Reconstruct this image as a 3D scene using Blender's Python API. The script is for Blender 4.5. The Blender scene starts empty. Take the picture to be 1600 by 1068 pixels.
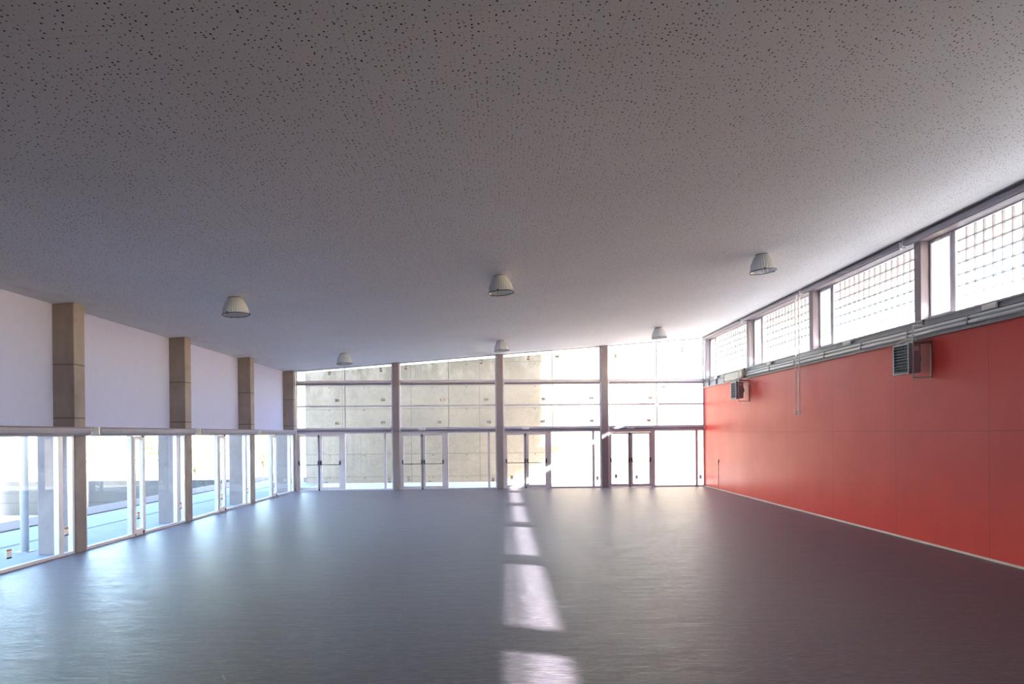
import bpy, bmesh, math, random
from mathutils import Vector, Matrix
random.seed(7)
C = bpy.context.scene.collection
S = bpy.context.scene
R = math.radians

# ------------------------------------------------------------------ camera
EYE = 2.12
F, CY, YAW, PIT, ROL = 973.06, 679.06, 0.0157, -0.0028, 0.0090
cam_d = bpy.data.cameras.new('camera')
cam = bpy.data.objects.new('camera', cam_d); C.objects.link(cam)
cam_d.sensor_width = 36; cam_d.lens = F/1600*36
cam_d.shift_y = (CY-534)/1600; cam_d.clip_start = 0.05; cam_d.clip_end = 500
def _dir(x3, y2, z3):
    x = math.cos(ROL)*x3 + math.sin(ROL)*z3; z2 = -math.sin(ROL)*x3 + math.cos(ROL)*z3
    y = math.cos(PIT)*y2 - math.sin(PIT)*z2; z = math.sin(PIT)*y2 + math.cos(PIT)*z2
    return Vector((math.cos(YAW)*x + math.sin(YAW)*y, -math.sin(YAW)*x + math.cos(YAW)*y, z))
rt, fw, up = _dir(1, 0, 0), _dir(0, 1, 0), _dir(0, 0, 1)
m = Matrix((( rt.x, up.x, -fw.x, 0), (rt.y, up.y, -fw.y, 0), (rt.z, up.z, -fw.z, EYE), (0, 0, 0, 1)))
cam.matrix_world = m
S.camera = cam

# ------------------------------------------------------------------ light
S.view_settings.view_transform = 'Standard'; S.view_settings.look = 'None'
S.view_settings.gamma = 1; S.view_settings.use_curve_mapping = False
S.view_settings.exposure = 1.03
SUN_T = Vector((-7.35, 3.05, -4.19)).normalized()          # the way sunlight travels
w = bpy.data.worlds.new('world'); S.world = w; w.use_nodes = True
wn = w.node_tree; bg = wn.nodes['Background']
sky = wn.nodes.new('ShaderNodeTexSky'); sky.sky_type = 'NISHITA'; sky.sun_disc = False
sky.sun_elevation = math.asin(-SUN_T.z); sky.sun_rotation = math.atan2(-SUN_T.x, -SUN_T.y)
sky.air_density = 1.2; sky.dust_density = 2.0; sky.ozone_density = 1.5
wn.links.new(sky.outputs[0], bg.inputs[0]); bg.inputs[1].default_value = 1.5
sd = bpy.data.lights.new('sun', 'SUN'); sd.energy = 48; sd.angle = R(1.2); sd.color = (1, .97, .93)
so = bpy.data.objects.new('sun', sd); C.objects.link(so)
so.rotation_euler = SUN_T.to_track_quat('-Z', 'Y').to_euler(); so.location = (40, 20, 30)

# ------------------------------------------------------------------ materials
def mat(name, col, rough=.5, metal=0, spec=.5, **k):
    M = bpy.data.materials.new(name); M.use_nodes = True
    b = M.node_tree.nodes['Principled BSDF']
    b.inputs['Base Color'].default_value = (*col, 1); b.inputs['Roughness'].default_value = rough
    b.inputs['Metallic'].default_value = metal; b.inputs['Specular IOR Level'].default_value = spec
    return M
class N:                                                    # tiny node helper
    def __init__(s, M): s.t = M.node_tree; s.b = s.t.nodes.get('Principled BSDF'); s.o = s.t.nodes['Material Output']
    def new(s, ty, **k):
        n = s.t.nodes.new(ty)
        for a, v in k.items(): setattr(n, a, v)
        return n
    def set(s, sock, v):
        if hasattr(v, 'links'): s.t.links.new(v, sock)
        else: sock.default_value = v
    def m(s, op, a, b=0.0, c=None):
        n = s.new('ShaderNodeMath', operation=op); s.set(n.inputs[0], a); s.set(n.inputs[1], b)
        if c is not None: s.set(n.inputs[2], c)
        return n.outputs[0]
    def mix(s, f, a, b):
        n = s.new('ShaderNodeMix', data_type='RGBA'); s.set(n.inputs[0], f)
        s.set(n.inputs[6], a if hasattr(a, 'links') else (*a, 1)); s.set(n.inputs[7], b if hasattr(b, 'links') else (*b, 1))
        return n.outputs[2]
    def pos(s):
        g = s.new('ShaderNodeNewGeometry'); x = s.new('ShaderNodeSeparateXYZ')
        s.t.links.new(g.outputs['Position'], x.inputs[0]); return g.outputs['Position'], x.outputs[0], x.outputs[1], x.outputs[2]
    def noise(s, vec, scale, detail=4, rough=.6, sc=(1, 1, 1)):
        mp = s.new('ShaderNodeMapping'); mp.inputs['Scale'].default_value = sc; s.t.links.new(vec, mp.inputs[0])
        n = s.new('ShaderNodeTexNoise'); n.inputs['Scale'].default_value = scale; n.inputs['Detail'].default_value = detail
        n.inputs['Roughness'].default_value = rough; s.t.links.new(mp.outputs[0], n.inputs[0]); return n.outputs[0]
    def ramp(s, v, lo, hi):
        n = s.new('ShaderNodeMapRange'); s.set(n.inputs[0], v); n.inputs[1].default_value = lo; n.inputs[2].default_value = hi
        return n.outputs[0]
    def bump(s, h, st=.2, d=.01):
        n = s.new('ShaderNodeBump'); n.inputs['Strength'].default_value = st; n.inputs['Distance'].default_value = d
        s.t.links.new(h, n.inputs['Height']); s.t.links.new(n.outputs[0], s.b.inputs['Normal'])
    def line(s, v, at, wd):                                 # 1 within wd of at
        return s.m('LESS_THAN', s.m('ABSOLUTE', s.m('SUBTRACT', v, at)), wd)
    def grid(s, v, off, per, wd):                           # 1 near off + k*per
        u = s.m('PINGPONG', s.m('ADD', v, -off + per*200), per/2); 
        return s.m('LESS_THAN', u, wd)

def concrete(name, c1, c2, zj=(), stain=.35):
    M = mat(name, c1, .85, spec=.25); n = N(M); P, X, Y, Z = n.pos()
    a = n.noise(P, 1.6, 6, .65); b = n.noise(P, 14, 5, .7); st = n.noise(P, 2.2, 5, .6, (1, 1, .25))
    col = n.mix(n.ramp(a, .3, .7), c1, c2)
    col = n.mix(n.m('MULTIPLY', n.ramp(b, .5, .75), .5), col, tuple(x*.72 for x in c1))
    col = n.mix(n.m('MULTIPLY', n.ramp(st, .52, .72), stain), col, tuple(x*.5 for x in c2))
    for z in zj:
        col = n.mix(n.m('MULTIPLY', n.line(Z, z, .012), .8), col, tuple(x*.3 for x in c1))
    n.t.links.new(col, n.b.inputs[0]); n.bump(b, .25, .004)
    return M
Mt = {}
Mt['column'] = concrete('column_concrete', (.29, .25, .25), (.21, .18, .185), (2.47, 3.45))
# concrete boundary wall behind the glass
M = mat('boundary_concrete', (.5, .48, .42), .9, spec=.2); n = N(M); P, X, Y, Z = n.pos()
a = n.noise(P, .8, 6, .65); b = n.noise(P, 9, 5, .7); st = n.noise(P, 1.6, 6, .7, (1, 1, .5))
col = n.mix(n.ramp(a, .3, .7), (.37, .30, .235), (.28, .235, .19))
col = n.mix(n.m('MULTIPLY', n.ramp(b, .48, .7), .5), col, (.20, .175, .14))
top = n.m('SUBTRACT', Z, n.m('ADD', n.m('MULTIPLY', X, .1), 5.69))
col = n.mix(n.m('MULTIPLY', n.m('MULTIPLY', n.ramp(st, .42, .58), n.ramp(top, -1.6, -.1)), .75), col, (.15, .12, .08))
for z in (.23, 1.24, 2.25, 3.25, 4.26, 5.32): col = n.mix(n.m('MULTIPLY', n.line(Z, z, .014), .6), col, (.12, .11, .09))
col = n.mix(n.m('MULTIPLY', n.grid(X, -4.05, 3.05, .014), .6), col, (.12, .11, .09))
hx = n.m('PINGPONG', n.m('ADD', X, 4.05+305-.95), 1.525/2*1.0)
hz = n.m('PINGPONG', n.m('ADD', Z, -1.18+50.5), 1.01/2)
hole = n.m('LESS_THAN', n.m('ADD', n.m('MULTIPLY', hx, hx), n.m('MULTIPLY', hz, hz)), .0006)
col = n.mix(hole, col, (.05, .04, .04))
n.t.links.new(col, n.b.inputs[0]); n.bump(b, .2, .004); Mt['boundary'] = M

Mt['terrace'] = concrete('terrace_concrete', (.22, .25, .31), (.19, .215, .27), (), .15)
Mt['yard'] = concrete('yard_concrete', (.45, .45, .45), (.40, .40, .40), (), .1)
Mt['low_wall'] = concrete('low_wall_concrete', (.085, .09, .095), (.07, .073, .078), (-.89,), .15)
M = mat('gravel', (.35, .3, .27), .95); n = N(M); P, X, Y, Z = n.pos()
b = n.noise(P, 60, 3, .6); n.t.links.new(n.mix(n.ramp(b, .35, .65), (.16, .12, .11), (.09, .07, .065)), n.b.inputs[0]); n.bump(b, .6, .02); Mt['gravel'] = M
M = mat('sandy_ground', (.5, .44, .36), .95); n = N(M); P, X, Y, Z = n.pos()
n.t.links.new(n.mix(n.noise(P, 2, 6), (.26, .24, .22), (.22, .20, .18)), n.b.inputs[0]); Mt['earth'] = M
# floor
M = mat('linoleum_floor', (.07, .065, .075), .3, spec=.33); n = N(M); P, X, Y, Z = n.pos()
a = n.noise(P, 3.0, 7, .7, (.35, 1.6, 1)); b = n.noise(P, 26, 6, .75, (.25, 1.5, 1)); c = n.noise(P, .5, 3, .5)
col = n.mix(n.ramp(a, .3, .7), (.082, .070, .092), (.120, .102, .130))
col = n.mix(n.m('MULTIPLY', n.ramp(b, .47, .6), .6), col, (.27, .24, .26))
sc = n.new('ShaderNodeTexVoronoi', feature='DISTANCE_TO_EDGE'); sc.inputs['Scale'].default_value = 1.1
wv = n.new('ShaderNodeMapping'); wv.inputs['Rotation'].default_value = (0, 0, .6); n.t.links.new(P, wv.inputs[0]); n.t.links.new(wv.outputs[0], sc.inputs[0])
scm = n.m('MULTIPLY', n.m('LESS_THAN', sc.outputs[0], .0022), n.m('GREATER_THAN', n.noise(P, 1.3, 2), .60))
col = n.mix(n.m('MULTIPLY', scm, .5), col, (.3, .29, .3))
col = n.mix(n.m('MULTIPLY', n.grid(Y, .9, 2.0, .006), .35), col, (.03, .03, .035))
n.t.links.new(col, n.b.inputs[0])
rg = n.m('ADD', n.m('MULTIPLY', n.ramp(b, .38, .62), .22), n.m('ADD', n.m('MULTIPLY', n.ramp(a, .3, .7), .10), .26))
n.t.links.new(rg, n.b.inputs['Roughness'])
n.bump(n.m('ADD', n.m('MULTIPLY', n.noise(P, 5, 4, .6, (.4, 1.5, 1)), 1.0), n.m('MULTIPLY', b, .5)), .35, .02)
Mt['floor'] = M
# perforated plasterboard ceiling, plain strip along both long walls
M = mat('perforated_ceiling', (.6, .6, .6), .8, spec=.2); n = N(M); P, X, Y, Z = n.pos()
cb = n.new('ShaderNodeCombineXYZ'); n.t.links.new(X, cb.inputs[0]); n.t.links.new(Y, cb.inputs[1])
vo = n.new('ShaderNodeTexVoronoi', voronoi_dimensions='2D'); vo.inputs['Scale'].default_value = 21; vo.inputs['Randomness'].default_value = .85
n.t.links.new(cb.outputs[0], vo.inputs[0])
sp = n.new('ShaderNodeSeparateColor'); n.t.links.new(vo.outputs['Color'], sp.inputs[0])
thr = n.m('ADD', n.m('MULTIPLY', n.m('POWER', sp.outputs[0], 1.5), .15), .04)
hole = n.m('LESS_THAN', vo.outputs['Distance'], thr)
inside = n.m('MULTIPLY', n.m('GREATER_THAN', X, -7.5), n.m('LESS_THAN', X, 7.42))
hole = n.m('MULTIPLY', hole, inside)
seam = n.m('MAXIMUM', n.grid(X, -1.17, 2.14, .004), n.m('MULTIPLY', n.grid(Y, 4.51, 1.16, .003), n.m('GREATER_THAN', n.noise(P, .35, 2), .52)))
seam = n.m('MULTIPLY', n.m('MULTIPLY', seam, inside), .22)
base = n.mix(n.ramp(n.noise(P, .7, 4), .3, .7), (.655, .665, .70), (.70, .71, .745))
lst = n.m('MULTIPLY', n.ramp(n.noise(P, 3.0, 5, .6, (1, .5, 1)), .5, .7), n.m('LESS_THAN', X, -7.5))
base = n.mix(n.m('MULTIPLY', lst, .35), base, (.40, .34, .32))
col = n.mix(seam, base, (.15, .14, .14)); col = n.mix(hole, col, (.035, .02, .02))
n.t.links.new(col, n.b.inputs[0]); Mt['ceiling'] = M
# red panels
M = mat('red_panel', (.5, .03, .03), .38, spec=.32); n = N(M); P, X, Y, Z = n.pos()
a = n.noise(P, 1.2, 5); b = n.noise(P, 40, 4, .6)
col = n.mix(n.ramp(a, .3, .7), (.66, .050, .040), (.60, .042, .036))
j = n.m('MAXIMUM', n.grid(Y, 9.908, 2.379, .005), n.line(Z, 2.09, .005))
col = n.mix(n.m('MULTIPLY', j, .6), col, (.18, .01, .01)); col = n.mix(n.m('MULTIPLY', n.ramp(n.noise(P, 6, 6, .7), .62, .75), .25), col, (.3, .03, .02))
n.t.links.new(col, n.b.inputs[0]); n.t.links.new(n.m('ADD', n.m('MULTIPLY', a, .15), .32), n.b.inputs['Roughness']); n.bump(b, .05, .002); Mt['red'] = M

def painted(name, c, rough=.45, metal=0, spec=.5, var=.06):
    M = mat(name, c, rough, metal, spec); n = N(M); P, X, Y, Z = n.pos()
    n.t.links.new(n.mix(n.ramp(n.noise(P, 5, 4), .3, .7), tuple(x*(1-var) for x in c), tuple(min(1, x*(1+var)) for x in c)), n.b.inputs[0])
    return M
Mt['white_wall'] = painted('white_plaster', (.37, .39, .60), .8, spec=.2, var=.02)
Mt['rear'] = painted('grey_plaster', (.07, .06, .065), .8, spec=.2)
Mt['alu'] = painted('aluminium_frame', (.66, .62, .70), .4, 0)
Mt['alu_l'] = painted('pale_aluminium', (.62, .62, .68), .4, .3)
Mt['steel'] = painted('grey_painted_steel', (.27, .23, .255), .5)
Mt['blind'] = painted('grey_blind_case', (.25, .23, .28), .4, .2)
Mt['blind_d'] = painted('dark_blind_fabric', (.2, .17, .2), .7)
Mt['beam'] = painted('galvanised_beam', (.33, .33, .35), .5, .4)
Mt['conduit'] = painted('grey_conduit', (.58, .59, .61), .4, 0)
Mt['black'] = painted('black_plastic', (.015, .013, .018), .35)
Mt['whitep'] = painted('white_plastic', (.8, .8, .8), .4)
Mt['beige'] = painted('beige_sheet', (.55, .52, .43), .5)
Mt['heater'] = painted('heater_grey', (.30, .33, .38), .4, .5)
Mt['heater_d'] = painted('heater_dark_grille', (.05, .05, .055), .5, .1)
Mt['brown'] = painted('sticker_brown', (.45, .2, .08), .6)
Mt['navy'] = painted('sticker_navy', (.03, .03, .16), .6)
Mt['paper'] = painted('sticker_paper', (.8, .76, .74), .6)
Mt['pink'] = painted('pink_label', (.7, .5, .48), .6)
Mt['skirt'] = painted('pale_skirting', (.62, .5, .45), .5)
Mt['dark_gap'] = painted('dark_gap', (.05, .04, .04), .8)
Mt['bark'] = painted('bark', (.16, .12, .08), .9)
Mt['leaf'] = painted('leaf', (.16, .2, .06), .6, var=.3)
Mt['render'] = painted('white_render', (.22, .22, .21), .8)
Mt['shutter'] = painted('green_shutter', (.10, .15, .14), .6)
Mt['asphalt'] = painted('asphalt', (.08, .078, .078), .9)
Mt['roof'] = painted('roof_sheet', (.5, .5, .5), .7)

def glass(name, tint, base=.05):
    M = bpy.data.materials.new(name); M.use_nodes = True; t = M.node_tree; t.nodes.remove(t.nodes['Principled BSDF']); n = N(M)
    tr = n.new('ShaderNodeBsdfTransparent'); tr.inputs[0].default_value = (*tint, 1)
    gl = n.new('ShaderNodeBsdfGlossy'); gl.inputs['Roughness'].default_value = .01
    lw = n.new('ShaderNodeLayerWeight'); lw.inputs[0].default_value = .5
    f = n.m('ADD', n.m('MULTIPLY', n.m('POWER', lw.outputs['Facing'], 5.0), .7), base*.6)
    mx = n.new('ShaderNodeMixShader'); t.links.new(f, mx.inputs[0]); t.links.new(tr.outputs[0], mx.inputs[1]); t.links.new(gl.outputs[0], mx.inputs[2])
    t.links.new(mx.outputs[0], n.o.inputs[0]); return M
Mt['glass'] = glass('clear_glass', (.93, .96, .97))
def translucent(name, wh, trans, clear, gloss=.1, rough=.2, ccol=(.9, .95, .95)):
    M = bpy.data.materials.new(name); M.use_nodes = True; t = M.node_tree; t.nodes.remove(t.nodes['Principled BSDF']); n = N(M)
    d = n.new('ShaderNodeBsdfDiffuse'); d.inputs[0].default_value = (*wh, 1)
    tl = n.new('ShaderNodeBsdfTranslucent'); tl.inputs[0].default_value = (*wh, 1)
    tp = n.new('ShaderNodeBsdfTransparent'); tp.inputs[0].default_value = (*ccol, 1)
    g = n.new('ShaderNodeBsdfGlossy'); g.inputs['Roughness'].default_value = rough
    def mx(f, a, b):
        q = n.new('ShaderNodeMixShader'); q.inputs[0].default_value = f; t.links.new(a.outputs[0], q.inputs[1]); t.links.new(b.outputs[0], q.inputs[2]); return q
    t.links.new(mx(gloss, mx(clear, mx(trans, d, tl), tp), g).outputs[0], n.o.inputs[0]); return M
Mt['block'] = translucent('glass_block', (.9, .93, .95), .9, .97, .02, ccol=(.96, .98, .98))
Mt['frosted'] = translucent('frosted_pane', (.85, .88, .92), .8, .06, .05)
Mt['mortar'] = translucent('block_mortar', (.44, .48, .55), .6, .10, .0)
Mt['acrylic'] = translucent('ribbed_reflector', (.82, .87, .93), .40, .10, .3, .2)

# ------------------------------------------------------------------ mesh helpers
class MB:
    def __init__(s): s.v = []; s.f = []; s.mi = []
    def add(s, vs, fs, k=0):
        o = len(s.v); s.v += [tuple(v) for v in vs]; s.f += [tuple(i+o for i in f) for f in fs]; s.mi += [k]*len(fs); return s
    def box(s, x0, x1, y0, y1, z0, z1, k=0):
        if x0 > x1: x0, x1 = x1, x0
        if y0 > y1: y0, y1 = y1, y0
        if z0 > z1: z0, z1 = z1, z0
        vs = [(x, y, z) for z in (z0, z1) for y in (y0, y1) for x in (x0, x1)]
        return s.add(vs, [(0, 2, 3, 1), (4, 5, 7, 6), (0, 1, 5, 4), (2, 6, 7, 3), (0, 4, 6, 2), (1, 3, 7, 5)], k)
    def prism(s, x0, x1, y0, y1, zb, zt, k=0):              # zb, zt are functions of x, y
        vs = [(x, y, g(x, y)) for g in (zb, zt) for y in (y0, y1) for x in (x0, x1)]
        return s.add(vs, [(0, 2, 3, 1), (4, 5, 7, 6), (0, 1, 5, 4), (2, 6, 7, 3), (0, 4, 6, 2), (1, 3, 7, 5)], k)
    def tube(s, pts, r, seg=12, k=0, cap=True):
        pts = [Vector(p) for p in pts]; rs = r if isinstance(r, (list, tuple)) else [r]*len(pts)
        vs = []; fs = []
        for i, p in enumerate(pts):
            a = pts[max(i-1, 0)]; b = pts[min(i+1, len(pts)-1)]; t = (b-a).normalized()
            h = Vector((0, 0, 1)) if abs(t.z) < .9 else Vector((1, 0, 0))
            u = t.cross(h).normalized(); v = t.cross(u)
            for q in range(seg):
                an = 2*math.pi*q/seg; vs.append(p + rs[i]*(u*math.cos(an) + v*math.sin(an)))
        for i in range(len(pts)-1):
            for q in range(seg):
                fs.append((i*seg+q, i*seg+(q+1) % seg, (i+1)*seg+(q+1) % seg, (i+1)*seg+q))
        if cap: fs.append(tuple(range(seg-1, -1, -1))); fs.append(tuple((len(pts)-1)*seg+q for q in range(seg)))
        return s.add(vs, fs, k)
    def lathe(s, prof, seg=32, k=0, rib=0, c=(0, 0, 0)):
        vs = []; fs = []
        for r, z in prof:
            for q in range(seg):
                a = 2*math.pi*q/seg; rr = r*(1 + (rib if q % 2 else 0)); vs.append((c[0]+rr*math.cos(a), c[1]+rr*math.sin(a), c[2]+z))
        for i in range(len(prof)-1):
            for q in range(seg): fs.append((i*seg+q, i*seg+(q+1) % seg, (i+1)*seg+(q+1) % seg, (i+1)*seg+q))
        return s.add(vs, fs, k)
    def build(s, name, mats, parent=None, bevel=0, smooth=False):
        me = bpy.data.meshes.new(name); me.from_pydata(s.v, [], s.f)
        for q in (mats if isinstance(mats, (list, tuple)) else [mats]): me.materials.append(Mt[q])
        me.polygons.foreach_set('material_index', s.mi)
        bm = bmesh.new(); bm.from_mesh(me); bmesh.ops.recalc_face_normals(bm, faces=bm.faces); bm.to_mesh(me); bm.free()
        if smooth: me.polygons.foreach_set('use_smooth', [True]*len(me.polygons))
        me.update(); o = bpy.data.objects.new(name, me); C.objects.link(o)
        if parent: o.parent = parent
        if bevel:
            b = o.modifiers.new('bevel', 'BEVEL'); b.width = bevel; b.segments = 2; b.limit_method = 'ANGLE'
        return o
def tag(o, label, cat, group=None, kind=None):
    o['label'] = label; o['category'] = cat
    if group: o['group'] = group
    if kind: o['kind'] = kind
    return o
def thing(name, label, cat, loc=(0, 0, 0), rz=0, group=None, kind=None):
    o = bpy.data.objects.new(name, None); C.objects.link(o); o.location = loc; o.rotation_euler = (0, 0, rz)
    return tag(o, label, cat, group, kind)
def copy_tree(o, parent=None):
    c = o.copy(); C.objects.link(c); c.parent = parent
    for ch in list(o.children): copy_tree(ch, c)
    return c
def struct(mb, name, mats, label, cat, **k): return tag(mb.build(name, mats, **k), label, cat, kind='structure')

XL, XR, YB, SK = -7.813, 7.839, 23.897, math.atan(.0198)
YR = -0.9                                                   # rear wall behind the camera
def ceil_z(x, y, d=0.0): return 5.2302 + .0772*x - .0037*y + d
def yb(x): return YB + .0198*x

# ------------------------------------------------------------------ the shell
struct(MB().box(-7.95, 8.0, YR, 24.06, -.25, 0), 'floor', 'floor', 'dark glossy linoleum floor of the empty hall', 'floor')
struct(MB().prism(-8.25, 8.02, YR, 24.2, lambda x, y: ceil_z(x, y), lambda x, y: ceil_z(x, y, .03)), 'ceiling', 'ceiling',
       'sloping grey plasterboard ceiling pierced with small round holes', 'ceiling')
struct(MB().prism(-9.3, 10.92, YR-.3, 24.5, lambda x, y: ceil_z(x, y, .04), lambda x, y: ceil_z(x, y, .32)), 'roof_slab', 'roof', 'pale roof slab above the ceiling', 'roof')
struct(MB().prism(-9.3, 9.75, 23.3, 24.6, lambda x, y: ceil_z(x, y, .33), lambda x, y: 10.9), 'sun_blocker', 'roof', 'added unseen sun blocker over the end of the hall', 'shade helper')  # added out of view to keep sun off the boundary wall's left part
struct(MB().box(XL-1.0, 8.2, YR-.2, YR, -.2, 5.9), 'wall_rear', 'rear', 'grey plaster wall at the rear end of the hall', 'wall')
struct(MB().prism(-8.32, -8.2, YR, 23.8, lambda x, y: 2.30, lambda x, y: ceil_z(x, y)), 'wall_left', 'white_wall', 'white upper wall set back between the concrete columns', 'wall')
struct(MB().box(XL-.9, XL, YR, 7.51, -.2, 2.22), 'wall_left', 'rear', 'dark lower wall on the left beside the rear end of the hall', 'wall')
# red wall
struct(MB().box(XR, XR+.3, YR, 24.04, -.2, 3.80), 'wall_right', 'red', 'glossy red panelled wall on the right', 'wall')
struct(MB().box(XR-.012, XR, YR+.01, 24.03, 0, .035), 'baseboard_right', 'skirt', 'thin pale skirting strip at the foot of the red wall', 'skirting')
# wall above the clerestory
struct(MB().prism(XR, XR+.25, YR, 24.04, lambda x, y: 5.64, lambda x, y: ceil_z(x, y)), 'wall_right', 'steel', 'narrow grey wall strip above the high windows on the right', 'wall')

# ------------------------------------------------------------------ stickers
def sticker(parent, loc, axis='y', wide=False, tilt=0, inner=-1):
    """small paper label with a brown head band and a navy foot band; axis = normal"""
    a, h = .05, .075
    mb = MB(); mb.box(-a, a, -.0015, .0015, -h, h, 0); mb.box(-a, a, -.003, .003, h*.62, h, 1); mb.box(-a, a, -.003, .003, -h, -h*.66, 2)
    for q in range(3): mb.box(-a*.7, a*.7, -.0025, .0025, h*(.35-.3*q), h*(.42-.3*q), 3)
    o = mb.build('sticker', ['paper', 'brown', 'navy', 'pink'], parent)
    rz = 0 if axis == 'y' else math.pi/2
    o.matrix_local = Matrix.Translation(loc) @ Matrix.Rotation(rz, 4, 'Z') @ Matrix.Rotation((math.pi/2 if wide else 0)+tilt, 4, 'Y')
    return o

# ------------------------------------------------------------------ left side: columns, windows, blinds
ord5 = ['second column from the camera', 'nearest column in view', 'second column from the near end', 'third column from the near end', 'column in the far left corner']
col_lab = {-1: 'concrete column left of the camera, outside the picture', 0: 'concrete column nearest the camera on the left, between the first two window bays',
           1: 'concrete column on the left between the second and third window bays', 2: 'concrete column on the left between the third and last window bays',
           3: 'concrete column in the far left corner beside the end glazing'}
for k in range(-1, 4):
    y0 = 11.51 + 3.99*k
    if k == -1: y0 = 7.51
    y1 = y0 + .30 if k < 3 else 23.735
    mb = MB(); mb.prism(-8.5, XL, y0, y1, lambda x, y: -.03, lambda x, y: ceil_z(x, y, .0))
    tag(mb.build('concrete_column', 'column', bevel=.012), col_lab[k], 'column', 'concrete columns along the left side')
struct(MB().box(-8.32, XL-.03, 7.81, 23.7, 2.215, 2.30), 'trim_1', 'alu', 'grey ledge running above the left windows', 'ledge')

bay_words = ['unseen bay beside the camera', 'first bay on the left, cut by the picture edge', 'second bay on the left', 'third bay on the left', 'last bay on the left next to the corner']
GX = XL-.07                                                  # glass plane
wn_i = 0
for k in range(-1, 3):
    y0 = 11.81 + 3.99*k
    y1 = 11.51 + 3.99*(k+1)
    wn_i += 1
    root = thing('window_%d' % wn_i, 'floor-to-head glazing in the ' + bay_words[k+2], 'window', (XL-.06, (y0+y1)/2, 0), kind='structure')
    ox, oy = -(XL-.06), -(y0+y1)/2
    def L(y): return y+oy
    x0, x1 = -.05, .045
    W = y1-y0
    top = 2.205
    A = y0+.04; m1 = y0+1.50; m2 = y0+1.93; m3 = y1-.40; B = y1-.05
    fr = MB()
    fr.box(x0, x1, L(y0), L(A), 0, top); fr.box(x0, x1, L(B), L(y1), 0, top)
    fr.box(x0, x1, L(A), L(B), 0, .045); fr.box(x0, x1, L(A), L(B), 2.135, top)
    fr.box(x0, x1, L(m1-.05), L(m1), .045, 2.135); fr.box(x0, x1, L(m2), L(m2+.03), .045, 2.135)
    fr.box(x0, x1, L(m3), L(m3+.11), .045, 2.135)
    fr.box(.03, .055, L(A), L(m1-.05), .045, .06)            # glazing beads
    fr.box(.03, .055, L(m2+.03), L(m3), .045, .06); fr.box(.03, .055, L(m3-.018), L(m3), .06, 2.13)
    fr.build('window_frame', 'alu_l', root, bevel=.004)
    def pane(a, b, z0=.045, z1=2.135): return MB().box(-.006, .006, L(a), L(b), z0, z1).build('glass_pane', 'glass', root)
    p = pane(A, m1-.05); 
    if k == -1: sticker(p, (.01, L(10.03), .27), 'x')
    p = pane(m2+.03, m3)
    p2 = pane(m3+.11, B); sticker(p2, (.01, L((m3+.11+B)/2), .42), 'x')
    # narrow casement with its own sash
    sash = MB(); sa, sb = m1+.008, m2-.008
    sash.box(-.02, .06, L(sa), L(sa+.075), .05, 2.13); sash.box(-.02, .06, L(sb-.075), L(sb), .05, 2.13)
    sash.box(-.02, .06, L(sa+.075), L(sb-.075), .05, .14); sash.box(-.02, .06, L(sa+.075), L(sb-.075), 2.05, 2.13)
    sashpart = sash.build('casement_sash', 'alu', root, bevel=.004)
    g = MB().box(.012, .024, L(sa+.075), L(sb-.075), .14, 2.05).build('glass_pane', 'glass', sashpart)
    if k >= 0: sticker(sashpart, (.03, L((sa+sb)/2), .42), 'x')
    hg = MB(); hg.tube([(.075, L(m2-.1), 2.10), (.075, L(m2-.1), 2.17)], .014, 10); hg.tube([(.075, L(m2-.1), .02), (.075, L(m2-.1), .09)], .014, 10)
    hg.tube([(.075, L(sa+.02), .02), (.075, L(sa+.02), .05)], .012, 8)
    hg.build('hinge', 'black', sashpart, smooth=True)

def blind(name, label, group, L_, axis='y', r=.07, parts=True, top=True):
    """roller blind: case along local +x from 0 to L_, brackets at the ends"""
    root = thing(name, label, 'roller blind', group=group)
    # case profile: rounded-box section
    prof = [(-.075, -.07), (-.075, .07), (.03, .07), (.062, .045), (.07, .0), (.062, -.045), (.03, -.07)]
    vs = []; n_ = len(prof)
    for x in (.035, L_-.035): vs += [(x, -a*r/.07, b*r/.07) for a, b in prof]
    fs = [(i, (i+1) % n_, n_+(i+1) % n_, n_+i) for i in range(n_)] + [tuple(range(n_)), tuple(range(2*n_-1, n_-1, -1))]
    MB().add(vs, fs).build('case', 'blind', root, bevel=.004)
    MB().box(.06, L_-.06, -.02*r/.07, .01, -r*1.22, -r*.98).build('bottom_bar', 'blind_d', root)
    for e in (0, 1):
        x = .01 if e == 0 else L_-.01
        MB().box(x-.008, x+.026 if e == 0 else x+.008, -r*.7, r, -r*1.1, r*1.05).box(x-.010, x+.010, -r*.55, -r*.2, -r*.4, r*.4).build('end_bracket', 'whitep', root, bevel=.003)
    return root
joints = [7.9, 11.9, 15.885, 19.875, 23.55]
bl_lab = ['grey roller blind case above the first left window bay, cut by the edge', 'long grey roller blind case above the second left window bay',
          'grey roller blind case above the third left window bay', 'grey roller blind case above the last left window bay, next to the corner']
for i in range(4):
    a, b = joints[i]+.10, joints[i+1]-.10
    o = blind('roller_blind', bl_lab[i], 'roller blinds over the left windows', b-a)
    o.location = (XL+.075, a, 2.235); o.rotation_euler = (0, 0, math.pi/2)   # local -y -> +x : front to the room

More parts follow.
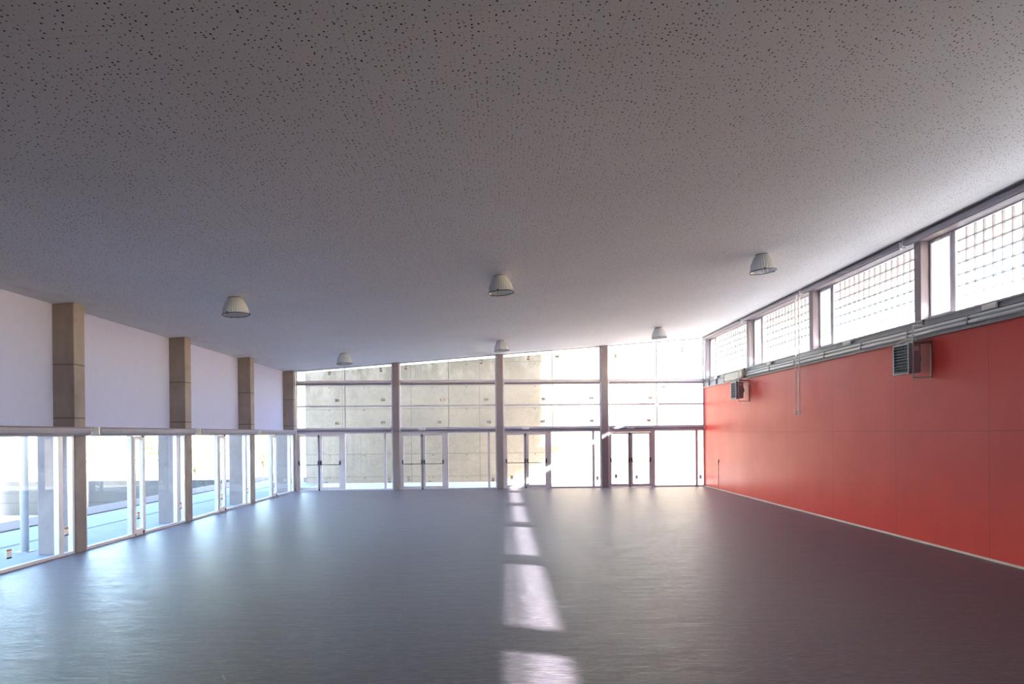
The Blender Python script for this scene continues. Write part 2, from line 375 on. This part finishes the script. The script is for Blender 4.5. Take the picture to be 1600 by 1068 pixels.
# ------------------------------------------------------------------ end wall (slightly skew): local frame u, w, z
def back(name, label, cat, group=None, kind=None): return thing(name, label, cat, (0, YB, 0), SK, group, kind)
bL = [-7.805, -3.905, .04, 4.065]; bR = [-4.155, -.21, 3.815, 7.835]; mids = [-5.96, -2.036, 1.94, 5.99]
posts = [-4.03, -.085, 3.94]
post_lab = ['first steel post from the left in the glazed end wall', 'middle steel post of the glazed end wall', 'third steel post from the left in the glazed end wall, by the red wall']
for i, c in enumerate(posts):
    r_ = back('steel_post', 'grey ' + post_lab[i], 'post', 'steel posts of the end glazing')
    mb = MB(); h = ceil_z(c, YB)-.006
    mb.prism(c-.118, c+.118, -.13, -.115, lambda x, y: 0, lambda x, y: ceil_z(x, YB)-.006); mb.prism(c-.118, c+.118, .095, .11, lambda x, y: 0, lambda x, y: ceil_z(x, YB)-.006)
    mb.prism(c-.006, c+.006, -.115, .095, lambda x, y: 0, lambda x, y: ceil_z(x, YB)-.006)
    mb.build('steel_section', 'steel', r_); MB().box(c-.122, c-.118, -.10, .09, 0, h-.02).box(c+.118, c+.122, -.10, .09, 0, h-.02).build('cover_strip', 'alu', r_)
W0, W1 = -.05, .05
up_st = [[(-6.54, 4.46, 0, .1), (-4.60, 4.58, 0, -.15), (-6.257, 3.42, 1, 0), (-4.53, 3.43, 1, 0), (-6.26, 2.55, 1, 0), (-4.53, 2.56, 1, 0)],
         [(-3.65, 4.66, 0, .05), (-.79, 4.86, 0, 0), (-2.28, 3.41, 1, 0), (-.6, 3.42, 1, 0), (-2.38, 2.56, 1, 0), (-.5, 2.56, 1, 0)],
         [(1.03, 5.0, 0, .1), (2.14, 5.05, 1, 0), (1.60, 3.42, 1, 0), (3.45, 3.45, 1, 0), (1.57, 2.56, 1, 0), (3.46, 2.57, 1, 0)],
         [(4.40, 5.08, 0, 0), (7.0, 5.28, 0, 0), (5.74, 3.44, 1, 0), (6.25, 3.85, 1, 0), (5.68, 2.57, 1, 0), None]]
bayw = ['left bay', 'second bay', 'third bay', 'right bay']
for i in range(4):
    a, b, md = bL[i], bR[i], mids[i]
    wn_i += 1
    root = back('window_%d' % wn_i, 'upper glazing of the end wall, ' + bayw[i] + ', six panes above the doors', 'window', kind='structure')
    fr = MB(); cz = lambda x, y: ceil_z(x, YB)-.006
    fr.prism(a, a+.045, W0, W1, lambda x, y: 2.235, cz); fr.prism(b-.045, b, W0, W1, lambda x, y: 2.235, cz)
    fr.box(a+.045, b-.045, W0-.02, W1, 2.31, 2.375); fr.box(a+.045, b-.045, W0-.04, W1, 4.075, 4.165)
    fr.box(a+.045, b-.045, W0, W1, 3.165, 3.225)
    fr.prism(a+.045, b-.045, W0, W1, lambda x, y: ceil_z(x, YB)-.03, cz)
    fr.build('window_frame', 'alu', root, bevel=.003)
    mm = MB(); mm.box(md-.012, md+.012, W0+.01, W1, 2.375, 3.165); mm.box(md-.012, md+.012, W0+.01, W1, 3.225, 4.075)
    mm.prism(md-.012, md+.012, W0+.01, W1, lambda x, y: 4.165, lambda x, y: ceil_z(x, YB)-.03); mm.build('mullion', 'steel', root)
    rows = [(4.165, None), (3.225, 4.075), (2.375, 3.165)]
    for q, (z0, z1) in enumerate(rows):
        for h in range(2):
            u0, u1 = (a+.045, md-.012) if h == 0 else (md+.012, b-.045)
            g = MB(); g.prism(u0, u1, 0, .008, lambda x, y: z0, (lambda x, y: ceil_z(x, YB)-.03) if z1 is None else (lambda x, y: z1))
            g = g.build('glass_pane', 'glass', root)
            s_ = up_st[i][q*2+h]
            if s_: sticker(g, (s_[0], -.004, s_[1]), 'y', bool(s_[2]), s_[3])
    # sidelight: wide fixed pane and narrow pane
    wn_i += 1
    root = back('window_%d' % wn_i, 'fixed full-height sidelight right of the double door in the ' + bayw[i] + ' of the end wall', 'window', kind='structure')
    s0 = a+1.765; g0 = a+1.835; g1 = b-.35; g2 = b-.265; g3 = b-.045
    fr = MB()
    fr.box(s0, g0, W0, W1, 0, 2.235); fr.box(g1, g2, W0, W1, .05, 2.16); fr.box(g3, b, W0, W1, 0, 2.235)
    fr.box(g0, g3, W0, W1, 0, .05); fr.box(g0, g3, W0, W1, 2.16, 2.235)
    fr.box(s0+.02, s0+.026, W0-.012, W0, 0, 2.235)
    fr.build('window_frame', 'alu', root, bevel=.003)
    MB().box(g0, g1, 0, .008, .05, 2.16).build('glass_pane', 'glass', root)
    g = MB().box(g2, g3, 0, .008, .05, 2.16).build('glass_pane', 'glass', root)
    sticker(g, ((g2+g3)/2, -.004, .36), 'y')
    # double door with panic bars
    root = back('door_%d' % (i+1), 'glazed double door with black push bars in the ' + bayw[i] + ' of the end wall', 'door', kind='structure')
    d0 = a+.0; fr = MB()
    fr.box(d0, a+.075, W0, W1, 0, 2.235); fr.box(a+1.685, s0, W0, W1, 0, 2.235); fr.box(a+.075, a+1.685, W0, W1, 2.125, 2.235)
    fr.build('door_frame', 'alu', root, bevel=.003)
    for h in range(2):
        l0, l1 = (a+.08, a+.872) if h == 0 else (a+.878, a+1.68)
        q0, q1 = (a+.142, a+.786) if h == 0 else (a+.968, a+1.605)
        lf = MB(); lf.box(l0, q0, -.045, .015, .012, 2.12); lf.box(q1, l1, -.045, .015, .012, 2.12)
        lf.box(q0, q1, -.045, .015, .012, .13); lf.box(q0, q1, -.045, .015, 2.055, 2.12)
        leaf = lf.build('door_leaf', 'alu', root, bevel=.003)
        MB().box(q0, q1, -.014, -.006, .13, 2.055).build('glass_pane', 'glass', leaf)
        sticker(leaf, (q0+(.17 if h == 0 else .15), -.018, .42 if h == 0 else .38), 'y')
        p0, p1 = (l0+.035, l1-.035) if h == 0 else (l0+.045, l1-.04)
        pb = MB(); wv_ = -.105
        pb.tube([(p0, wv_, .985), (p1, wv_, .985)], .0135, 10)
        for px in (p0, p1):                                   # pivot housings
            pb.box(px-.022, px+.022, -.072, -.045, .975, 1.14); pb.box(px-.026, px+.026, -.095, -.06, 1.0, 1.10)
            pb.tube([(px, -.08, 1.05), (px, wv_, .985)], .018, 8)
        pb.build('panic_bar', 'black', leaf, bevel=.003)
        if h == 0:
            x = l1-.022
            rb = MB(); rb.tube([(x, -.062, .05), (x, -.062, 2.09)], .0125, 10)
            rb.box(x-.022, x+.022, -.075, -.045, 2.02, 2.11); rb.lathe([(.001, 0), (.03, .01), (.026, .05), (.014, .10)], 10, c=(x, -.062, .0))
            rb.build('bolt_rod', 'black', leaf)
# roller blind tubes under the two main transoms
for i in range(4):
    a, b = bL[i]+.02, bR[i]-.02
    for z, wh, wd in ((4.028, 'upper', 'below the top row of panes'), (2.272, 'lower', 'just above the doors')):
        o = blind('roller_blind', 'dark roller blind tube %s, %s of end wall' % (wd, bayw[i]), 'roller blinds on the end glazing', b-a, r=.04)
        q = Vector((a, -.135, z)); q.rotate(Matrix.Rotation(SK, 3, 'Z')); o.location = (q.x, q.y+YB, z); o.rotation_euler = (0, 0, SK)
        if wh == 'upper':
            MB().tube([(b-a-.005, -.05, -.03), (b-a-.005, -.05, -1.6)], .004, 6).build('pull_cord', 'whitep', o)
        if wh == 'lower' and i == 0:
            x = b-a-.03
            MB().tube([(x, -.05, .15), (x, -.05, .04), (x-.06, -.05, -.03), (x-.15, -.05, -.05), (x-.17, -.05, -.14)], .011, 8).build('crank_handle', 'black', o)
# emergency light boxes over the doors
for i in (1, 2, 3):
    u = bL[i]+[0, .86, .85, .86][i]
    q = Vector((u, -.225, 2.27)); q.rotate(Matrix.Rotation(SK, 3, 'Z'))
    o = thing('emergency_light', 'small white emergency light over the double door in the %s of the end wall' % bayw[i], 'light', (q.x, q.y+YB, 2.295), SK, 'emergency lights over the doors')
    MB().box(-.13, .13, -.03, .03, -.04, .05).build('housing', 'whitep', o, bevel=.01)
    MB().box(-.115, .115, -.036, -.028, -.03, .04).build('diffuser', 'paper', o, bevel=.004)

# ------------------------------------------------------------------ right side
PY = [-.66, 3.40, 7.46, 11.52, 15.56, 19.63, 23.78]
lab = ['slim dark post of the high windows behind the camera', 'slim dark post between the high windows, beside the camera out of frame', 'slim dark post of the high windows at the right, out of frame', 'slim dark post between the high windows, above the near fan heater',
       'slim dark post between the two middle high windows on the right', 'slim dark post between the high windows above the far fan heater', 'slim dark post at the far end of the high windows, beside the end glazing']
for i, y in enumerate(PY):
    o = MB().box(XR+.005, XR+.205, y, y+.19, 4.15, 5.64).build('window_post', 'steel', bevel=.006)
    tag(o, lab[i], 'post', 'posts between the high right windows')
wlab = ['rearmost high window behind the camera', 'nearest high window beside the camera', 'near high window cut by the right picture edge', 'second high window, left of the near window post', 'third high window from the right edge', 'far small looking high window next to the end glazing']
for i in range(6):
    n0, n1 = PY[i]+.19, PY[i+1]
    wn_i += 1
    xw = XR+.21
    root = thing('window_%d' % wn_i, 'high right window with a narrow casement and glass blocks, ' + wlab[i], 'window', (xw, (n0+n1)/2, 4.16), kind='structure')
    oy = -(n0+n1)/2; ow = -4.16
    def B(mb, x0, x1, y0, y1, z0, z1): return mb.box(x0, x1, y0+oy, y1+oy, z0+ow, z1+ow)
    c1 = n1; m = n1-.61                                      # casement strip at the far end
    fr = MB(); B(fr, -.03, .05, n0-.15, c1+.06, 4.15, 4.19); B(fr, -.03, .05, n0-.15, c1+.06, 5.62, 5.66)
    B(fr, -.03, .05, c1-.01, c1+.14, 4.19, 5.62); B(fr, -.03, .05, m-.04, m+.04, 4.19, 5.62)
    fr.build('window_frame', 'alu', root, bevel=.004)
    ca = MB(); B(ca, -.045, .0, m+.04, m+.085, 4.19, 5.62); B(ca, -.045, 0, c1-.055, c1-.01, 4.19, 5.62)
    B(ca, -.045, 0, m+.085, c1-.055, 4.19, 4.24); B(ca, -.045, 0, m+.085, c1-.055, 5.57, 5.62)
    cs = ca.build('casement_sash', 'alu', root, bevel=.01)
    g = MB(); B(g, -.024, -.018, m+.085, c1-.055, 4.24, 5.57); g.build('glass_pane', 'frosted', cs)
    g = MB(); B(g, -.07, -.045, c1-.32, c1-.20, 5.59, 5.61); g.build('window_stay', 'alu_l', cs)
    # glass blocks in a mortar grid
    y = m-.04; bl = MB(); cols = []
    ya = y
    while ya > n0-.13: cols.append(ya); ya -= .196
    zs = [4.19] + [5.44-.2*q for q in range(5, -1, -1)] + [5.62]
    zs = [z for z in zs]; zs[0] = 4.19
    g_ = .013
    for yy in cols:
        y2 = max(yy-.196, n0-.15)
        for q in range(len(zs)-1):
            z0, z1 = zs[q]+g_, zs[q+1]-g_
            if z1-z0 < .06: continue
            # pillowed block face toward the room and outside
            x0, x1 = .0, .07; ins = .014
            a0, a1 = y2+g_+oy, yy-g_+oy; c0, c1_ = z0+ow, z1+ow
            vs = [(x0+.012, a0, c0), (x0+.012, a1, c0), (x0+.012, a1, c1_), (x0+.012, a0, c1_), (x0, a0+ins, c0+ins), (x0, a1-ins, c0+ins), (x0, a1-ins, c1_-ins), (x0, a0+ins, c1_-ins),
                  (x1, a0, c0), (x1, a1, c0), (x1, a1, c1_), (x1, a0, c1_)]
            bl.add(vs, [(4, 5, 6, 7), (0, 1, 5, 4), (1, 2, 6, 5), (2, 3, 7, 6), (3, 0, 4, 7), (8, 9, 10, 11), (0, 1, 9, 8), (1, 2, 10, 9), (2, 3, 11, 10), (3, 0, 8, 11)])
    bl.build('glass_block_panel', 'block', root)
    mo = MB()
    for yy in cols[1:]: B(mo, .015, .06, yy-g_*.9, yy+g_*.9, 4.19, 5.62)
    for z in zs[1:-1]: B(mo, .016, .059, n0-.15, m-.04, z-g_*.9, z+g_*.9)
    mo.build('mortar_grid', 'mortar', root)
# steel edge beam between red wall and windows
bm_ = MB()
bm_.box(XR-.04, XR+.20, YR, 24.03, 4.115, 4.15); bm_.box(XR-.005, XR+.02, YR, 24.03, 3.80, 4.115); bm_.box(XR-.06, XR-.005, YR, 24.03, 3.80, 3.825)
for y in (21.75, 22.55, 23.35): bm_.box(XR-.05, XR-.005, y, y+.02, 3.825, 4.115)
bm_.box(XR-.05, XR-.005, YR, 24.03, 4.02, 4.035)
tag(bm_.build('steel_beam', 'beam'), 'long grey steel edge beam between the red wall and the high windows', 'beam')
for z, r, lb in ((3.965, .028, 'upper'), (3.89, .034, 'lower')):
    mb = MB(); mb.tube([(XR-.10, YR+.02, z), (XR-.10, 19.55, z)], r, 12)
    root = thing('conduit', '%s of the two long grey conduits under the high windows' % lb, 'conduit', (0, 0, 0), group='conduits on the red wall side')
    mb.build('pipe', 'conduit', root, smooth=True)
    for q in range(12):
        y = 1.0 + 1.53*q
        MB().box(XR-.10-r-.005, XR-.0605, y, y+.03, z-r-.005, z+r+.005).box(XR-.066, XR-.0605, y, y+.03, 3.81 if r > .03 else z-.03, 4.03 if r < .03 else z).build('clip', 'beam', root)
# narrow emergency lights along the beam
for q, (y, lb) in enumerate(((9.8, 'nearest the right picture edge'), (13.9, 'between the near fan heater and the hanging rods'), (18.0, 'beside the far fan heater'), (22.5, 'farthest, near the corner of the end glazing'))):
    o = thing('beam_light', 'small pale light on the steel beam, ' + lb, 'light', (XR-.045, y, 4.07), group='small lights on the steel beam')
    MB().box(-.035, .0, -.15, .15, -.045, .045).build('housing', 'whitep', o, bevel=.012)
    MB().box(-.04, -.034, -.13, .13, -.03, .03).build('diffuser', 'paper', o)
# roller blind cassettes above the clerestory
jr = [3.9, 7.95, 11.93, 16.02, 20.05, 23.9]
rl = ['beside the camera', 'over the near high window at the right picture edge', 'over the second high window from the right edge', 'over the third high window from the right edge', 'over the far high window beside the end glazing']
for i in range(5):
    a, b = jr[i]+.04, jr[i+1]-.04
    o = blind('roller_blind', 'grey blind case ' + rl[i], 'roller blinds over the high right windows', b-a, r=.055)
    o.location = (XR-.065, b, 5.695); o.rotation_euler = (0, 0, -math.pi/2)
    for (idx, yy) in ((2, 15.90+.0), (3, 16.10)):
        if i == idx:
            lx = b-yy; RY = -.12; rod = MB(); lx = min(max(lx, .02), b-a-.02)
            rod.tube([(lx, -.07, -.05), (lx, RY, -.25), (lx, RY, -3.03)], .013, 8); rod.build('crank_rod', 'whitep', o)
            hk = MB(); hk.tube([(lx, RY, -3.02), (lx, RY, -3.16)], .017, 8); hk.tube([(lx-.055, RY, -3.05), (lx+.055, RY, -3.12)], .01, 8); hk.tube([(lx-.05, RY, -3.14), (lx+.05, RY, -3.03)], .01, 8)
            hk.build('rod_hook', 'whitep', o)
# fan heaters
def heater(loc, label):
    t = thing('fan_heater', label, 'heater', loc, group='fan heaters on the red wall')
    # local: x from front (-.40) to wall (0), y 0 .. .46, z 0 at body base
    b = MB(); b.box(-.36, -.17, .03, .43, .02, .54); b.build('body', 'heater', t, bevel=.012)
    g = MB(); g.box(-.42, -.36, 0, .035, 0, .56); g.box(-.42, -.36, .425, .46, 0, .56); g.box(-.42, -.36, .035, .425, 0, .03); g.box(-.42, -.36, .035, .425, .53, .56)
    g.build('front_frame', 'heater', t, bevel=.004)
    MB().box(-.365, -.36, .03, .43, .03, .53).build('grille_back', 'heater_d', t)
    lv = MB()
    for q in range(9):
        z = .055 + q*.055
        vs = [(-.425, .035, z-.012), (-.38, .035, z+.014), (-.38, .035, z+.020), (-.425, .035, z-.006), (-.425, .425, z-.012), (-.38, .425, z+.014), (-.38, .425, z+.020), (-.425, .425, z-.006)]
        lv.add(vs, [(0, 1, 2, 3), (7, 6, 5, 4), (0, 4, 5, 1), (1, 5, 6, 2), (2, 6, 7, 3), (3, 7, 4, 0)])
    lv.build('louvre_grille', 'heater', t)
    f = MB(); f.lathe([(.15, 0), (.15, .04), (.05, .06), (.05, .09), (.001, .09)], 20); o = f.build('fan_motor', 'heater_d', t); o.matrix_local = Matrix.Translation((-.17, .23, .28)) @ Matrix.Rotation(math.pi/2, 4, 'Y')
    MB().box(-.30, -.21, .024, .03, .42, .50).build('rating_label', 'pink', t)
    br = MB()
    br.box(-.35, -.33, -.012, .008, -.08, .86); br.box(-.35, 0, -.012, .008, -.08, -.06); br.box(-.02, 0, -.012, .008, -.08, .53)
    br.box(-.35, 0, .45, .47, .53, .56)
    br.box(-.35, 0, -.012, .008, .86, .88); br.box(-.35, -.33, -.012, .47, .56, .58)
    br.build('wall_bracket', 'conduit', t, bevel=.003)
    MB().box(-.33, .0, -.03, .22, .57, .60).build('top_plate', 'beam', t)
    c = MB(); c.tube([(-.40, .36, .57), (-.34, .30, .61), (-.27, .22, .635), (-.2, .12, .62)], [.02, .045, .05, .03], 10); c.build('flue_elbow', 'beige', t, smooth=True)
    v = MB(); v.tube([(-.14, .0, .87), (-.14, .0, .94)], .012, 8); v.tube([(-.14, .0, .94), (-.14, -.0, .98)], .02, 8); v.build('valve', 'heater_d', t)
    return t
heater((XR, 11.24, 3.14), 'grey louvred fan heater on the red wall, nearer the right picture edge')
heater((XR, 19.62, 3.14), 'grey louvred fan heater at the far end of the red wall')
jb = MB(); jb.box(XR-.14, XR-.062, 19.92, 21.45, 3.835, 4.06); jb.box(XR-.22, XR-.062, 19.65, 19.90, 3.86, 4.11)
tag(jb.build('duct_cover', 'beige', bevel=.01), 'beige sheet metal duct cover on the beam above the far fan heater', 'duct')
sw = thing('wall_switch', 'small pale switch with cable to the floor at the far end of the red wall', 'switch', (XR, 22.5, 0))
MB().box(-.03, 0, -.045, .045, .98, 1.10).build('switch_box', 'whitep', sw, bevel=.006); MB().box(-.012, 0, -.008, .008, 0, .98).build('cable_cover', 'skirt', sw)
MB().box(-.036, -.03, -.02, .02, 1.01, 1.07).build('rocker', 'paper', sw)

# ------------------------------------------------------------------ ceiling lamps
def lamp(x, y, label):
    t = thing('ceiling_lamp', label, 'lamp', (x, y, ceil_z(x, y)), group='bell shaped ceiling lamps')
    tl = math.atan(.0772)
    t.rotation_euler = (0, -tl, 0)
    prof = [(.118, -.012), (.148, -.055), (.180, -.115), (.205, -.175), (.222, -.235), (.228, -.30), (.236, -.325)]
    sh = MB(); sh.lathe(prof, 64, rib=.05); o = sh.build('ribbed_shade', 'acrylic', t, smooth=False)
    so_ = o.modifiers.new('solid', 'SOLIDIFY'); so_.thickness = .004
    rm = MB(); pts = [(.246*math.cos(2*math.pi*q/48), .246*math.sin(2*math.pi*q/48), -.33) for q in range(49)]
    rm.tube(pts, .008, 8, cap=False); rm.build('rim_ring', 'heater_d', t, smooth=True)
    MB().lathe([(.001, 0), (.118, 0), (.118, -.016), (.08, -.02), (.08, -.062), (.001, -.062)], 32).build('ceiling_mount', 'heater_d', t)
    MB().lathe([(.001, -.062), (.03, -.062), (.03, -.11), (.045, -.15), (.05, -.19), (.035, -.235), (.001, -.25)], 20).build('bulb', 'whitep', t, smooth=True)
    for q in range(3):
        a = 2*math.pi*q/3 + .25
        c = MB(); c.box(-.012, .012, -.01, .012, -.02, .02); k = c.build('rim_clip', 'heater_d', t); k.matrix_local = Matrix.Rotation(a, 4, 'Z') @ Matrix.Translation((.248, 0, -.325))
    return t
for x, y, lb in ((-5.16, 12.15, 'large ribbed bell lamp on the ceiling, left of the three near lamps'), (-.02, 12.15, 'large ribbed bell lamp on the ceiling, centre of the three near lamps'),
                 (5.13, 12.17, 'large ribbed bell lamp on the ceiling, right of the three near lamps'), (-5.15, 20.4, 'small ribbed bell lamp far down the ceiling, left of the three'),
                 (-.02, 20.45, 'small ribbed bell lamp far down the ceiling, centre of the three'), (5.19, 20.5, 'small ribbed bell lamp far down the ceiling, right of the three')):
    lamp(x, y, lb)

# ------------------------------------------------------------------ outside
struct(MB().box(-12.6, -7.96, -12, 34, -.33, -.03), 'terrace', 'terrace', 'pale concrete terrace outside the left windows', 'terrace')
struct(MB().box(-9.83, -9.73, -12, 34, -.032, -.027), 'drain_channel', 'dark_gap', 'dark drain line running along the terrace', 'drain')
tag(MB().box(-12.55, -11.35, -12, 33.9, -.03, .0).build('gravel_strip', 'gravel'), 'brownish gravel strip along the edge of the terrace', 'gravel', kind='stuff')
struct(MB().box(-90, -12.6, -40, 120, -1.8, -1.46), 'lower_ground', 'earth', 'sandy lower ground beyond the terrace', 'ground')
struct(MB().box(-12.6, 60, 24.06, 120, -.6, -.04), 'yard_ground', 'yard', 'pale yard paving outside the end glazing', 'ground')
struct(MB().box(8.14, 60, -40, 24.06, -.6, -.04), 'side_ground', 'asphalt', 'dark asphalt ground outside the red wall', 'ground')
# boundary wall behind the end glazing, top rising with the roof
struct(MB().prism(-8.75, 16.0, 27.85, 28.15, lambda x, y: -.04, lambda x, y: 5.76+.1*min(x, 9)), 'wall_boundary', 'boundary', 'board-marked concrete boundary wall seen through the end glazing, its top sloping', 'wall')
# low frontal wall beyond the terrace, steel posts
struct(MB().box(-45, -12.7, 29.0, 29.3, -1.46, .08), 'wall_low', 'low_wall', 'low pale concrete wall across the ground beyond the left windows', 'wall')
pc = thing('terrace_post', 'round steel post on the terrace outside the first left window', 'post', (-9.02, 11.88, -.03))
MB().tube([(0, 0, 0), (0, 0, 4.5)], .068, 20).build('shaft', 'conduit', pc, smooth=True); MB().box(-.12, .12, -.12, .12, 0, .012).build('base_plate', 'beam', pc)
tag(MB().tube([(-18.9, 28.6, -1.46), (-18.9, 28.6, .42)], .065, 12).build('bollard', 'steel', smooth=True), 'thin dark bollard in front of the low wall, seen through the second left window', 'post')
# house beyond, windows with green shutters
hs = thing('house', 'pale house with green shuttered windows far beyond the low wall', 'house', (-36, 56, -1.46))
hb = MB(); hb.box(-10, 10, 0, 8, 0, 7.5); hb.build('wall', 'render', hs)
MB().box(-10.3, 10.3, -.3, 8.3, 7.5, 7.8).build('roof', 'roof', hs); MB().box(-10, 10, -.12, 0, 1.55, 1.75).build('ledge', 'roof', hs)
for q in range(6):
    x = -8.6 + 3.1*q
    wf = MB().box(x, x+1.5, -.06, 0, 2.3, 4.3).build('window', 'whitep', hs)
    MB().box(x+.1, x+.72, -.09, -.06, 2.4, 4.2).build('shutter', 'shutter', wf); MB().box(x+.78, x+1.4, -.09, -.06, 2.4, 4.2).build('shutter', 'shutter', wf)
# trees
def tree(loc, label, sc=1):
    t = thing('tree', label, 'tree', loc, group='trees beyond the low wall')
    MB().tube([(0, 0, 0), (.1, 0, 1.2*sc), (0, .1, 2.6*sc)], [.16, .12, .07], 10).tube([(0, 0, 1.3*sc), (.7, .1, 2.5*sc)], [.07, .03], 8).tube([(0, 0, 1.4*sc), (-.6, -.2, 2.6*sc)], [.07, .03], 8).build('trunk', 'bark', t, smooth=True)
    lf = MB()
    for q in range(1800):
        d = Vector((random.gauss(0, 1), random.gauss(0, 1), random.gauss(0, .8))).normalized()*random.uniform(.5, 1)**.6
        p = Vector((d.x*1.7, d.y*1.7, 2.9+d.z*1.5))*sc; a = Vector((random.uniform(-1, 1), random.uniform(-1, 1), random.uniform(-1, 1))).normalized(); b = a.orthogonal().normalized(); s_ = random.uniform(.06, .12)*sc
        lf.add([p-a*s_, p+b*s_*.5, p+a*s_, p-b*s_*.5], [(0, 1, 2, 3)])
    lf.build('crown', 'leaf', t); return t
tree((-18.6, 38, -1.46), 'leafy tree beyond the low wall, seen through the third left window', 1.0)
tree((-21.5, 41, -1.46), 'leafy tree beyond the low wall, left of the other tree in the third left window', 1.15)
tree((-16.8, 44, -1.46), 'leafy tree farther off, seen through the last left window', 1.1)
bpy.context.view_layer.update()
